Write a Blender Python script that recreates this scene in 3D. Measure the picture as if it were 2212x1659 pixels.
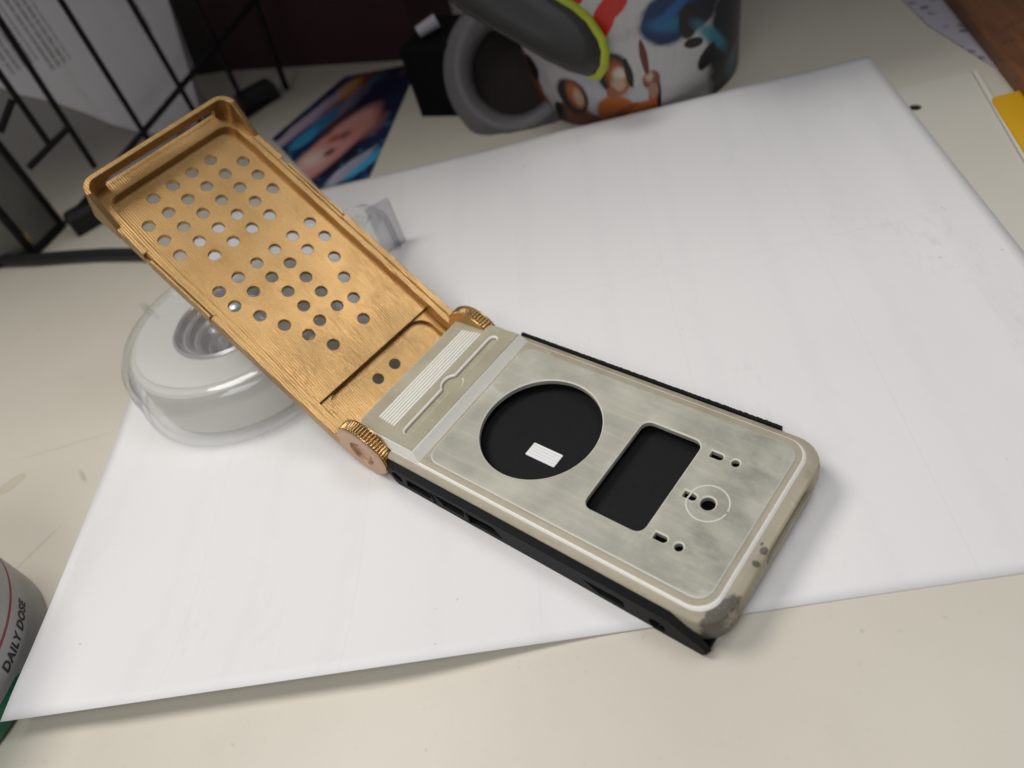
import bpy, bmesh, math, random
from mathutils import Vector, Matrix
random.seed(7)
PI = math.pi
S = 0.001                                   # everything below is written in millimetres
scene = bpy.context.scene
for o in list(bpy.data.objects): bpy.data.objects.remove(o)
COL = scene.collection

# ------------------------------------------------------------------ camera
CAM = Vector((168.677, -80.2675, 164.689))
RX = Vector((0.970024, -0.034938, -0.240486))
RY = Vector((-0.190913, -0.721850, -0.665196))
RZ = Vector((-0.150354, 0.691168, -0.706881))
cd = bpy.data.cameras.new('camera'); cam = bpy.data.objects.new('camera', cd); COL.objects.link(cam)
m3 = Matrix((RX, -RY, -RZ)).transposed()
cam.matrix_world = Matrix.Translation(CAM*S) @ m3.to_4x4()
cd.sensor_width = 36.0; cd.lens = 1719.01/2212*36.0
cd.clip_start = 0.005; cd.clip_end = 50.0
cd.dof.use_dof = True
cd.dof.focus_distance = 0.198
cd.dof.aperture_fstop = 11.0
scene.camera = cam
scene.render.resolution_x = 1024; scene.render.resolution_y = 768

# ------------------------------------------------------------------ light
w = bpy.data.worlds.new('World'); scene.world = w; w.use_nodes = True
bg = w.node_tree.nodes['Background']
bg.inputs[0].default_value = (0.98, 0.97, 1.0, 1); bg.inputs[1].default_value = 0.10
def area(name, loc, target, sx, sy, power, col=(1, 1, 1), spread=180):
    ld = bpy.data.lights.new(name, 'AREA'); ld.shape = 'RECTANGLE'; ld.size = sx*S; ld.size_y = sy*S
    ld.energy = power; ld.color = col; ld.spread = math.radians(spread)
    o = bpy.data.objects.new(name, ld); COL.objects.link(o); o.location = Vector(loc)*S
    d = (Vector(target)-Vector(loc)); o.rotation_euler = d.to_track_quat('-Z', 'Y').to_euler()
    return o
def lamp(name, loc, power, radius, aim, col):
    sp = bpy.data.lights.new(name, 'SPOT'); sp.energy = power; sp.color = col; sp.shadow_soft_size = radius*S
    sp.spot_size = math.radians(170); sp.spot_blend = .06  # cone edge placed to stand in for an unseen shelf's shadow
    o = bpy.data.objects.new(name, sp); COL.objects.link(o); o.location = Vector(loc)*S
    o.rotation_euler = Vector(aim).to_track_quat('-Z', 'Y').to_euler()
lamp('key_lamp', (-90, 138, 520), 6.3, 120, (.02, -.9686, -.2487), (1.0, .97, .925))  # unseen key from the left, cone edge darkens the desk's back
lamp('right_fill', (370, 120, 540), 3.2, 120, (.0, -.958, -.286), (.98, .98, 1.0))  # added unseen lamp, placed for the bright hinge end of the lid
area('front_fill', (30, -240, 420), (110, -60, 0), 260, 200, .20, (0.97, 0.98, 1.0), 80)  # added unseen fill that brightens the near side of the desk
scene.view_settings.view_transform = 'Standard'; scene.view_settings.look = 'None'
scene.view_settings.exposure = 0.0; scene.view_settings.gamma = 1.0
scene.render.engine = 'CYCLES'
scene.cycles.max_bounces = 12; scene.cycles.transparent_max_bounces = 24; scene.cycles.transmission_bounces = 10

# ------------------------------------------------------------------ materials
def lin(c):
    return tuple((x/12.92 if x <= .04045 else ((x+.055)/1.055)**2.4) for x in c)
class NT:
    def __init__(s, name):
        s.m = bpy.data.materials.new(name); s.m.use_nodes = True; s.t = s.m.node_tree
        s.b = s.t.nodes['Principled BSDF']; s.out = s.t.nodes['Material Output']
    def n(s, typ, **k):
        nd = s.t.nodes.new(typ)
        for a, v in k.items(): setattr(nd, a, v)
        return nd
    def l(s, a, b): s.t.links.new(a, b)
    def val(s, sock, v):
        if hasattr(v, 'is_linked') or hasattr(v, 'links'): s.l(v, sock)
        else: sock.default_value = v
    def coord(s, kind='Object', scale=(1, 1, 1), rot=(0, 0, 0), loc=(0, 0, 0)):
        tc = s.n('ShaderNodeTexCoord'); mp = s.n('ShaderNodeMapping')
        mp.inputs['Scale'].default_value = scale; mp.inputs['Rotation'].default_value = rot; mp.inputs['Location'].default_value = loc
        s.l(tc.outputs[kind], mp.inputs['Vector']); return mp.outputs[0]
    def noise(s, vec, scale=5, detail=4, rough=.6, dist=0):
        nd = s.n('ShaderNodeTexNoise'); nd.inputs['Scale'].default_value = scale; nd.inputs['Detail'].default_value = detail
        nd.inputs['Roughness'].default_value = rough; nd.inputs['Distortion'].default_value = dist
        s.l(vec, nd.inputs['Vector']); return nd.outputs['Fac']
    def wave(s, vec, scale, dist=0, ds=1, detail=2, dirn='X'):
        nd = s.n('ShaderNodeTexWave'); nd.bands_direction = dirn; nd.inputs['Scale'].default_value = scale
        nd.inputs['Distortion'].default_value = dist; nd.inputs['Detail'].default_value = detail; nd.inputs['Detail Scale'].default_value = ds
        s.l(vec, nd.inputs['Vector']); return nd.outputs['Fac']
    def ramp(s, fac, stops):
        nd = s.n('ShaderNodeValToRGB'); e = nd.color_ramp.elements
        while len(e) < len(stops): e.new(.5)
        for el, (p, c) in zip(e, stops):
            el.position = p; el.color = (*c, 1) if len(c) == 3 else c
        s.l(fac, nd.inputs[0]); return nd.outputs[0]
    def rng(s, fac, a, b, c=0., d=1.):
        nd = s.n('ShaderNodeMapRange'); nd.inputs[1].default_value = a; nd.inputs[2].default_value = b
        nd.inputs[3].default_value = c; nd.inputs[4].default_value = d; s.l(fac, nd.inputs[0]); return nd.outputs[0]
    def mix(s, fac, a, b):
        nd = s.n('ShaderNodeMix', data_type='RGBA'); s.val(nd.inputs[0], fac)
        for k, v in ((6, a), (7, b)):
            if isinstance(v, tuple): nd.inputs[k].default_value = (*v[:3], 1)
            else: s.l(v, nd.inputs[k])
        return nd.outputs[2]
    def math(s, op, a, b=0., c=0.):
        nd = s.n('ShaderNodeMath', operation=op)
        s.val(nd.inputs[0], a); s.val(nd.inputs[1], b); s.val(nd.inputs[2], c); return nd.outputs[0]
    def bump(s, h, strength=.3, dist=.0003):
        nd = s.n('ShaderNodeBump'); nd.inputs['Strength'].default_value = strength; nd.inputs['Distance'].default_value = dist
        s.l(h, nd.inputs['Height']); s.l(nd.outputs[0], s.b.inputs['Normal']); return nd.outputs[0]
    def base(s, c):
        if isinstance(c, tuple): s.b.inputs['Base Color'].default_value = (*c[:3], 1)
        else: s.l(c, s.b.inputs['Base Color'])
    def set(s, **k):
        for a, v in k.items(): s.val(s.b.inputs[a.replace('_', ' ')], v)
        return s

def simple(name, col, rough=.5, metal=0., nscale=0, namt=.0, bump=0., spec=.5):
    M = NT(name); M.set(Roughness=rough, Metallic=metal); M.b.inputs['Specular IOR Level'].default_value = spec
    if nscale:
        f = M.noise(M.coord(), nscale, 5)
        M.base(M.mix(f, tuple(x*(1-namt) for x in col), tuple(min(1, x*(1+namt)) for x in col)))
        if bump: M.bump(f, bump, .0003)
    else: M.base(col)
    return M.m

def mask_blob(M, vec, x, y, rx, ry, rot=0, soft=.3, wob=None):
    """soft-edged ellipse in the coordinates vec (mm scaled to metres), optionally with a wobbling edge"""
    mp = M.n('ShaderNodeVectorMath', operation='SUBTRACT'); M.l(vec, mp.inputs[0]); mp.inputs[1].default_value = (x, y, 0)
    vr = M.n('ShaderNodeVectorRotate', rotation_type='Z_AXIS'); M.l(mp.outputs[0], vr.inputs['Vector']); vr.inputs['Angle'].default_value = -rot
    dv = M.n('ShaderNodeVectorMath', operation='MULTIPLY'); M.l(vr.outputs[0], dv.inputs[0]); dv.inputs[1].default_value = (1/rx, 1/ry, 0)
    ln = M.n('ShaderNodeVectorMath', operation='LENGTH'); M.l(dv.outputs[0], ln.inputs[0])
    d = ln.outputs['Value']
    if wob is not None: d = M.math('ADD', d, wob)
    return M.rng(d, 1+soft, 1-soft, 0, 1)

# resin: cloudy, unpainted, translucent print
def resin_mat(name, col, dark, streak=True, stains=False, sss=.35):
    M = NT(name)
    v = M.coord('Object', (1, 1, 1))
    cl = M.noise(v, 90, 4, .55)
    c = M.mix(M.rng(cl, .3, .72), dark, col)
    if streak:
        sv = M.coord('Object', (35, 800, 35)); st = M.noise(sv, 1.0, 4, .6)
        c = M.mix(M.rng(st, .52, .78, 0, .28), c, tuple(min(1, x*1.35) for x in col))
        c = M.mix(M.rng(st, .46, .25, 0, .22), c, tuple(x*.75 for x in dark))
        ch = M.noise(M.coord('Object', (90, 150, 90), loc=(3, 1, 0)), 1.0, 5, .7)
        c = M.mix(M.rng(ch, .60, .72, 0, .5), c, (.60, .60, .56))
        dk = M.noise(M.coord('Object', (70, 120, 70), loc=(7, 4, 0)), 1.0, 5, .6)
        # darker clouds towards the plug end
        px = M.n('ShaderNodeSeparateXYZ'); M.l(v, px.inputs[0])
        e = M.rng(px.outputs[0], .002, .034, 0, 1)
        c = M.mix(M.math('MULTIPLY', M.rng(dk, .44, .62, 0, .48), e), c, (.135, .140, .125))
    else:
        st = M.noise(v, 1400, 3, .6)
        ch = M.noise(M.coord('Object', (160, 420, 160)), 1.0, 5, .75)
        c = M.mix(M.rng(ch, .60, .70, 0, .40), c, (.62, .61, .56))
        c = M.mix(M.rng(ch, .40, .28, 0, .40), c, tuple(x*.55 for x in dark))
    if stains:
        wob = M.rng(M.noise(v, 900, 4, .7), 0, 1, -.55, .55)
        f = None
        for (x, y, rx, ry, rot) in ((.0427, -.0216, .0056, .00165, 1.25), (.0440, -.0047, .0008, .0010, 0), (.0440, -.0083, .0008, .0008, 0), (.0430, -.0036, .0003, .0005, 0)):
            b = mask_blob(M, v, x, y, rx, ry, rot, .14, wob); f = b if f is None else M.math('MAXIMUM', f, b)
        sc = M.mix(M.rng(M.noise(v, 2500, 3), .62, .7), (.062, .056, .045), (.36, .34, .28))
        c = M.mix(M.math('MULTIPLY', f, .85), c, sc)
    M.base(c); M.set(Roughness=M.rng(cl, .3, .7, .38, .6)); M.b.inputs['Specular IOR Level'].default_value = .45
    M.b.inputs['Subsurface Weight'].default_value = sss; M.b.inputs['Subsurface Radius'].default_value = (1., .9, .6); M.b.inputs['Subsurface Scale'].default_value = .0026
    M.bump(st, .10 if streak else .32, .0002)
    return M.m
M_panel = resin_mat('sanded_resin', (.505, .49, .41), (.36, .352, .29), True, sss=.45)
M_resin = resin_mat('amber_resin', (.45, .405, .305), (.35, .31, .225), False, True, sss=.6)
M_plateau = resin_mat('hinge_resin', (.44, .405, .30), (.36, .33, .235), False, sss=.4)
M_pale = simple('lit_sanded_edge', (.70, .685, .60), .6, 0, 900, .12)  # pale from sanding wear, with the light caught on bevels painted in
M_band = simple('lit_step_face', (.86, .84, .77), .6, 0, 1600, .10, .15)  # white colour carries the light on step, groove and side walls

def gold_mat(name, c1, c2, rough, lines=True, metal=.9):
    M = NT(name)
    v = M.coord('Object'); n1 = M.noise(v, 60, 5, .6); n2 = M.noise(v, 2600, 3, .6)
    c = M.mix(M.rng(n1, .3, .7), c1, c2)
    c = M.mix(M.rng(n2, .35, .68, 0, .55), c, tuple(x*.62 for x in c1))
    c = M.mix(M.rng(n2, .64, .76, 0, .5), c, (.95, .80, .50))
    M.base(c); M.set(Metallic=metal, Roughness=M.rng(n1, .3, .7, rough-.05, rough+.06))
    if lines:
        wv = M.wave(M.coord('Object', rot=(0, 0, math.radians(4))), 430, .9, 1.0, 2, 'Y')
        am = M.noise(M.coord('Object', (25, 25, 25), loc=(2, 0, 0)), 1., 3, .6)
        fine = M.noise(M.coord('Object', (110, 1700, 110)), 1., 3, .65)
        h = M.math('ADD', M.math('MULTIPLY', wv, M.rng(am, .40, .66, .25, 1.1)), M.math('MULTIPLY', fine, .9))
        h = M.math('ADD', h, M.math('MULTIPLY', n2, .18))
        M.bump(h, .30, .0002)
    else: M.bump(n2, .22, .00015)
    return M.m
M_gold = gold_mat('gold_paint', (.455, .270, .108), (.565, .355, .148), .36)
M_copper = gold_mat('copper_paint', (.62, .40, .27), (.70, .48, .34), .42, False, .72)
M_knurl = gold_mat('bronze_knurl', (.55, .33, .13), (.66, .43, .19), .27, False)
M_black = simple('black_print', (.008, .008, .009), .6, 0, 1800, .5, .35, .18)
M_hole = simple('black_inside', (.004, .004, .004), .9)
M_whiteins = NT('white_ribbed')
_v = M_whiteins.coord(); _w = M_whiteins.wave(_v, 380, .6, 2, 2, 'Y'); _n = M_whiteins.noise(_v, 1500, 4, .7)
M_whiteins.base(M_whiteins.mix(M_whiteins.rng(_n, .56, .72, 0, .5), (.80, .80, .78), (.35, .35, .34))); M_whiteins.bump(_w, .5, .0003); M_whiteins.set(Roughness=.7); M_whiteins = M_whiteins.m

# desk, paper
def desk_mat():
    M = NT('desk_laminate'); v = M.coord()
    n = M.noise(v, 14, 4, .6); f = M.noise(v, 500, 3, .6)
    c = M.mix(M.rng(n, .3, .7), (.575, .535, .45), (.615, .575, .485))
    c = M.mix(M.rng(f, .6, .75, 0, .12), c, (.40, .36, .29))
    # old ring stains and scuffs left of the paper
    wob = M.rng(M.noise(v, 160, 4, .6), 0, 1, -.25, .25)
    b1 = mask_blob(M, v, -.0335, .080, .0050, .0026, .75, .12, wob); b1i = mask_blob(M, v, -.0335, .080, .0038, .0017, .75, .25, wob)
    c = M.mix(M.math('MULTIPLY', M.math('SUBTRACT', b1, M.math('MULTIPLY', b1i, .45)), .45), c, (.42, .33, .19))
    wob2 = M.rng(M.noise(v, 220, 4, .7), 0, 1, -.5, .5)
    for (x, y, rx, ry, r, a) in ((-.0065, .0775, .0035, .0007, -.9, .4), (-.012, .052, .0085, .0004, .95, .3), (.003, .093, .0012, .0005, 0, .3), (-.02, .0925, .016, .0004, .12, .2)):
        c = M.mix(M.math('MULTIPLY', mask_blob(M, v, x, y, rx, ry, r, .4, wob2), a), c, (.25, .22, .18))
    sp = M.noise(v, 330, 3, .5); c = M.mix(M.rng(sp, .70, .76, 0, .30), c, (.30, .26, .20))
    bl = M.noise(v, 45, 5, .7); c = M.mix(M.rng(bl, .55, .75, 0, .12), c, (.45, .41, .34))
    M.base(c); M.set(Roughness=.42); M.b.inputs['Specular IOR Level'].default_value = .4
    M.bump(f, .05, .0002); return M.m
M_desk = desk_mat()
def paper_mat():
    M = NT('white_paper'); v = M.coord()
    n = M.noise(v, 9, 4, .55); f = M.noise(v, 900, 4, .7)
    c = M.mix(M.rng(n, .3, .7), (.765, .752, .742), (.795, .782, .772))
    # print on the other side shows through faintly: columns, rules and rows of text
    col = M.wave(M.coord('Object', rot=(0, 0, .02)), 12.5, 1.1, 14, 1, 'X')
    c = M.mix(M.rng(col, .86, .99, 0, .045), c, (.50, .50, .51))
    br = M.n('ShaderNodeTexBrick'); M.l(M.coord('Object', (1, 1, 1), loc=(.0, .012, 0)), br.inputs['Vector'])
    br.inputs['Scale'].default_value = 1.; br.inputs['Brick Width'].default_value = .046; br.inputs['Row Height'].default_value = .128
    br.inputs['Mortar Size'].default_value = .0003; br.inputs['Mortar Smooth'].default_value = .6; br.offset = 0
    c = M.mix(M.math('MULTIPLY', br.outputs['Fac'], .07), c, (.42, .42, .43))
    tx = M.noise(M.coord('Object', (420, 110, 1)), 1., 3, .7); tm = M.noise(M.coord('Object', (32, 14, 1), loc=(1, 6, 0)), 1., 2, .5)
    c = M.mix(M.math('MULTIPLY', M.rng(tx, .52, .66, 0, .16), M.rng(tm, .55, .68)), c, (.42, .42, .42))
    sp = M.noise(v, 420, 2, .4); c = M.mix(M.rng(sp, .77, .80, 0, .35), c, (.3, .29, .28))
    M.base(c); M.set(Roughness=.75); M.b.inputs['Specular IOR Level'].default_value = .25
    M.bump(f, .06, .0001); return M.m
M_paper = paper_mat()

def clear_mat(name, tint=(.99, .993, .99), edge=(.46, .47, .54), rough=.05, refl=1.0, pw=9.0):
    M = NT(name); t = M.t; t.nodes.remove(M.b)
    lw = M.n('ShaderNodeLayerWeight'); lw.inputs[0].default_value = .5
    f = M.math('POWER', lw.outputs['Facing'], pw)
    tr = M.n('ShaderNodeBsdfTransparent'); M.l(M.mix(f, tint, edge), tr.inputs[0])
    gl = M.n('ShaderNodeBsdfGlossy'); gl.inputs['Roughness'].default_value = rough; gl.inputs[0].default_value = (1, 1, 1, 1)
    fr = M.n('ShaderNodeFresnel'); fr.inputs[0].default_value = 1.49
    gc = M.mix(M.math('MINIMUM', M.math('MULTIPLY', fr.outputs[0], refl), .22), (0, 0, 0), (1, 1, 1))
    mx = M.n('ShaderNodeMixShader'); M.l(gc, mx.inputs[0]); M.l(tr.outputs[0], mx.inputs[1]); M.l(gl.outputs[0], mx.inputs[2])
    M.l(mx.outputs[0], M.out.inputs['Surface']); return M.m
M_clear = clear_mat('clear_plastic')
def tape_mat():
    M = NT('milky_tape'); M.base((.97, .97, .94)); M.set(Roughness=.3)
    tr = M.n('ShaderNodeBsdfTransparent'); tr.inputs[0].default_value = (.96, .96, .94, 1)
    tl = M.n('ShaderNodeBsdfTranslucent'); tl.inputs[0].default_value = (.97, .97, .94, 1)
    m1 = M.n('ShaderNodeMixShader'); m1.inputs[0].default_value = .5; M.l(M.b.outputs[0], m1.inputs[1]); M.l(tl.outputs[0], m1.inputs[2])
    m2 = M.n('ShaderNodeMixShader'); m2.inputs[0].default_value = .18; M.l(m1.outputs[0], m2.inputs[1]); M.l(tr.outputs[0], m2.inputs[2])
    M.l(m2.outputs[0], M.out.inputs['Surface']); return M.m
M_tape = tape_mat()
M_hub = simple('glossy_hub', (.74, .74, .75), .16, .6)
M_wire = simple('black_wire', (.007, .007, .008), .45, 0, 0, 0, 0, .2)
M_meshm = simple('grey_mesh_wire', (.30, .30, .28), .4, .3)
M_rubber = simple('black_rubber', (.012, .012, .012), .7)
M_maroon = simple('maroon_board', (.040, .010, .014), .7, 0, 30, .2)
M_cable = simple('black_cable', (.012, .012, .012), .45)
M_gcable = simple('grey_cable', (.30, .29, .28), .45)

# ------------------------------------------------------------------ mesh helpers
class MB:
    def __init__(s): s.bm = bmesh.new(); s.uv = {}
    def loft(s, loops, mi=0, cap0=False, cap1=False, close=True):
        bm = s.bm; rows = [[bm.verts.new(p) for p in lp] for lp in loops]; n = len(rows[0])
        for a, b in zip(rows, rows[1:]):
            for i in range(n if close else n-1):
                j = (i+1) % n
                f = bm.faces.new((a[i], a[j], b[j], b[i])); f.material_index = mi
        if cap0: f = bm.faces.new(rows[0]); f.material_index = mi
        if cap1: f = bm.faces.new(rows[-1]); f.material_index = mi
        return rows
    def raw(s, vs, fs, mi=0, fn=None):
        v = [s.bm.verts.new(fn(p) if fn else p) for p in vs]
        for k, f in enumerate(fs):
            try: fc = s.bm.faces.new([v[i] for i in f]); fc.material_index = mi[k] if isinstance(mi, list) else mi
            except ValueError: pass
    def box(s, x0, x1, y0, y1, z0, z1, mi=0, fn=None):
        s.raw([(x, y, z) for z in (z0, z1) for y in (y0, y1) for x in (x0, x1)],
              [(0, 2, 3, 1), (4, 5, 7, 6), (0, 1, 5, 4), (2, 6, 7, 3), (0, 4, 6, 2), (1, 3, 7, 5)], mi, fn)
    def tube(s, pts, r, n=8, mi=0, caps=True):
        pts = [Vector(p) for p in pts]; loops = []
        for i, p in enumerate(pts):
            t = (pts[min(i+1, len(pts)-1)]-pts[max(i-1, 0)]).normalized()
            a = t.cross(Vector((0, 0, 1)));
            if a.length < .05: a = t.cross(Vector((1, 0, 0)))
            a.normalize(); b = a.cross(t); rr = r[i] if isinstance(r, (list, tuple)) else r
            loops.append([p+a*rr*math.cos(2*PI*k/n)+b*rr*math.sin(2*PI*k/n) for k in range(n)])
        s.loft(loops, mi, caps, caps)
    def lathe(s, prof, n=48, mi=0, c=(0, 0), cap0=False, cap1=False):
        s.loft([[(c[0]+r*math.cos(2*PI*k/n), c[1]+r*math.sin(2*PI*k/n), z) for k in range(n)] for r, z in prof], mi, cap0, cap1)
    def plate(s, loops, z0, z1, bev=0., mi=0, bevmi=None, fn=None, walls=False):
        """filled 2-D outline (first loop) with holes (the rest), extruded z0..z1 with a small chamfer"""
        vs, fs = fill(loops, z0, z1, bev)
        mis = mi
        if bevmi is not None:
            mis = []
            for f in fs:
                a, b, c = (Vector(vs[i]) for i in f[:3]); nn = (b-a).cross(c-a)
                nz = abs(nn.normalized().z) if nn.length > 0 else 1
                zz = sum(vs[i][2] for i in f)/len(f)
                mis.append(bevmi if (nz < .97 and (zz > (z0+z1)/2 and nz > .2 or walls)) else mi)
        s.raw(vs, fs, mis, fn)
    def build(s, name, mats, parent=None, smooth=40, weld=True, matrix=None, recalc=True):
        bm = s.bm
        if weld: bmesh.ops.remove_doubles(bm, verts=bm.verts, dist=.002)
        if recalc: bmesh.ops.recalc_face_normals(bm, faces=bm.faces)
        bmesh.ops.scale(bm, vec=(S, S, S), verts=bm.verts)
        me = bpy.data.meshes.new(name); bm.to_mesh(me); bm.free()
        for m in (mats if isinstance(mats, (list, tuple)) else [mats]): me.materials.append(m)
        if smooth:
            me.polygons.foreach_set('use_smooth', [True]*len(me.polygons)); me.set_sharp_from_angle(angle=math.radians(smooth))
        return link(name, me, parent, matrix)
def link(name, data, parent=None, matrix=None):
    o = bpy.data.objects.new(name, data); COL.objects.link(o)
    if parent is not None: o.parent = parent
    if matrix is not None: o.matrix_local = matrix
    return o
def fill(loops, z0, z1, bev):
    cu = bpy.data.curves.new('tmp', 'CURVE'); cu.dimensions = '2D'; cu.fill_mode = 'BOTH'
    for lp in loops:
        sp = cu.splines.new('POLY'); sp.points.add(len(lp)-1)
        for p, (x, y) in zip(sp.points, lp): p.co = (x, y, 0, 1)
        sp.use_cyclic_u = True
    cu.extrude = (z1-z0)/2-bev; cu.bevel_depth = bev; cu.bevel_resolution = 0; cu.offset = -bev
    o = bpy.data.objects.new('tmp', cu); COL.objects.link(o)
    me = bpy.data.meshes.new_from_object(o.evaluated_get(bpy.context.evaluated_depsgraph_get()))
    zc = (z0+z1)/2
    vs = [(v.co.x, v.co.y, v.co.z+zc) for v in me.vertices]; fs = [tuple(p.vertices) for p in me.polygons]
    bpy.data.objects.remove(o); bpy.data.curves.remove(cu); bpy.data.meshes.remove(me)
    return vs, fs
def rrect(x0, x1, y0, y1, r, n=8, seg=0):
    rs = r if isinstance(r, (list, tuple)) else [r]*4      # order: x0y0, x1y0, x1y1, x0y1
    pts = []
    for (cx, cy, a0, rr) in ((x0+rs[0], y0+rs[0], PI, rs[0]), (x1-rs[1], y0+rs[1], 1.5*PI, rs[1]), (x1-rs[2], y1-rs[2], 0, rs[2]), (x0+rs[3], y1-rs[3], .5*PI, rs[3])):
        if rr < 1e-6: pts.append((cx, cy)); continue
        for k in range(n+1):
            a = a0+.5*PI*k/n; pts.append((cx+rr*math.cos(a), cy+rr*math.sin(a)))
    if seg:
        out = []
        for i, p in enumerate(pts):
            q = pts[(i+1) % len(pts)]; out.append(p); d = math.hypot(q[0]-p[0], q[1]-p[1])
            if d > 3:
                for k in range(1, seg): out.append((p[0]+(q[0]-p[0])*k/seg, p[1]+(q[1]-p[1])*k/seg))
        pts = out
    return pts
def circ(x, y, r, n=24): return [(x+r*math.cos(2*PI*k/n), y+r*math.sin(2*PI*k/n)) for k in range(n)]
def slot(x0, x1, y, h, n=6):                             # square at x0, rounded at x1
    r = h/2
    return [(x0, y-r), (x1-r, y-r)]+[(x1-r+r*math.cos(a), y+r*math.sin(a)) for a in [(-.5+k/n)*PI for k in range(1, n)]]+[(x1-r, y+r), (x0, y+r)]
def ss(a, b, x):
    t = max(0., min(1., (x-a)/(b-a))); return t*t*(3-2*t)
def empty(name, loc=(0, 0, 0), rz=0.):
    o = bpy.data.objects.new(name, None); COL.objects.link(o); o.location = Vector(loc)*S; o.rotation_euler = (0, 0, rz); o.empty_display_size = .01
    return o
def tag(o, label=None, cat=None, group=None, kind=None):
    if label: o['label'] = label
    if cat: o['category'] = cat
    if group: o['group'] = group
    if kind: o['kind'] = kind
    return o
def setuv(o, fn):
    me = o.data; uv = me.uv_layers.new(name='UVMap')
    for lp in me.loops:
        uv.data[lp.index].uv = fn(me.vertices[lp.vertex_index].co)
def pix(x, y, z):
    """point of the plane z (mm) that the photograph shows at (x, y) of its 2212 x 1659 view"""
    d = RX*((x-1106)/1719.01)+RY*((y-829.5)/1719.01)+RZ
    return CAM+d*((z-CAM.z)/d.z)
def pixplane(x, y, p0, n):
    d = RX*((x-1106)/1719.01)+RY*((y-829.5)/1719.01)+RZ
    return CAM+d*((Vector(p0)-CAM).dot(Vector(n))/d.dot(Vector(n)))

# ------------------------------------------------------------------ setting: desk
b = MB(); b.box(-1400, 1400, -700, 900, -25, -.05); tag(b.build('desk', M_desk, smooth=0), 'beige laminate desk top with faint scuffs and a brown ring stain', None, None, 'structure')

# sheet of paper
def paper():
    b = MB(); NX, NY = 84, 66; W, H = 279.4, 215.9
    rows = []
    for j in range(NY+1):
        row = []
        for i in range(NX+1):
            x, y = W*i/NX, H*j/NY
            lift = 5.5*(.45+.55*ss(0, 35, x))*(1-ss(95, 158, x))*max(0, 1-y/34)**2
            lift += 7.6*max(0, 1-x/42)**2*ss(-16, 12, y)*(1-ss(40, 85, y))
            if y > 150: lift += 6.6*ss(125, 165, x)*(1-ss(225, 262, x))*((y-150)/66)**2
            lift += .95*ss(252, 266, x)*ss(38, 55, y)+(.35*math.sin(x*.05+y*.043)*math.sin(y*.03+1)+.35)*ss(0, 50, x)*.5
            v = Vector((x+1.2*math.sin(y*.028)*(1-ss(0, 40, x))*ss(0, 20, y), y, .12))
            row.append(b.bm.verts.new(v+(CAM-v)*(lift/CAM.z)))
        rows.append(row)
    for j in range(NY):
        for i in range(NX): b.bm.faces.new((rows[j][i], rows[j][i+1], rows[j+1][i+1], rows[j+1][i]))
    o = b.build('paper_sheet', M_paper, smooth=180, recalc=False)
    md = o.modifiers.new('thickness', 'SOLIDIFY'); md.thickness = .00011; md.offset = -1
    return tag(o, 'large plain white sheet of paper lying under the open communicator', 'paper sheet')
paper()

# cream card folder under the right side of the paper
b = MB(); q = [(236, 60), (295.5, 120), (286.5, 56), (304.5, 187.2), (279, 187.6)]
b.plate([[(271, 60), (285.5, 56), (304.5, 187.3), (271, 187.8)], circ(280.6, 173.5, 2.0, 16)], .0, .75, .1)
bd = empty('card_folder'); tag(bd, 'cream card folder with a punched hole under the right edge of the white sheet', 'folder')
M_card = simple('cream_card', (.60, .575, .50), .55, 0, 40, .04)
b.build('cover', M_card, bd)
b = MB(); b.plate([[(285.7, 56), (287.4, 55.8), (306.2, 187), (304.6, 187.3)]], .0, 1.5, .15); b.build('spine', simple('pale_spine', (.66, .63, .55), .5), bd)
b = MB(); b.plate([circ(280.6, 173.5, 1.95, 16)], .0, .05, 0); b.build('punched_hole', M_hole, bd)

# ------------------------------------------------------------------ the communicator
dev = empty('flip_communicator', (157.4, 39.7, 0), math.radians(-39.9))
tag(dev, 'open flip communicator prop with gold perforated lid, translucent resin face and black shell', 'communicator')

# black shell: two side walls with recesses, floor
def side_poly(top):
    return [(-53, 5.4), (-52.2, top-.6), (-51.2, top), (33.4, top), (41.4, 3.3), (42.3, 1.7), (41.2, 0), (-50.6, 0), (-51.6, 1.2)]
wall_in = [(-52.6, 6.2), (-51.8, 9.6), (-50.8, 10.5), (34.1, 10.5), (42.0, 4.4), (42.8, 1.9), (41.6, 0), (-50.2, 0), (-51.2, 1.4)]
HOLES = [circ(-49.3, 4.6, 1.9, 18), [(-46.4, 2.4), (-45.2, 6.1), (-37.6, 6.1), (-35.6, 5.2), (-38.2, 2.0)],
         [(-35.3, 6.3), (-24.8, 6.5), (-24.6, 5.5), (-25.6, 2.6), (-32.6, 2.4)], [(-23.2, 5.9), (-14.8, 6.2), (-12.6, 2.4), (-24.0, 2.0)],
         [(11.2, 5.2), (21.8, 5.2), (22.6, 4.4), (22.2, 2.0), (15.6, 2.0)], circ(30.6, 2.6, 2.0, 18)]
shell = MB()
for sg in (1, -1):
    vo = 27.4*sg; vi = 26.25*sg
    f = lambda p: (p[0], vo-sg*(p[2]), p[1])
    shell.plate([side_poly(7.9)]+HOLES, 0, 1.0, 0, 0, None, f)                     # perforated outer skin
    a = [(u, vo, z) for u, z in side_poly(7.9)]; c = [(u, vi, z) for u, z in wall_in]
    shell.loft([a, c], 0)
    shell.raw([(u, vi+sg*.02, z) for u, z in wall_in], [tuple(range(len(wall_in)))], 0)
shell.box(-50, 40, -21.3, 17.5, 7.3, 8.5); shell.box(-50, 42, -26.2, 26.2, .25, 1.5)
shell.box(-45.5, 33.2, 26.3, 27.1, 9, 11.15)
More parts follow.
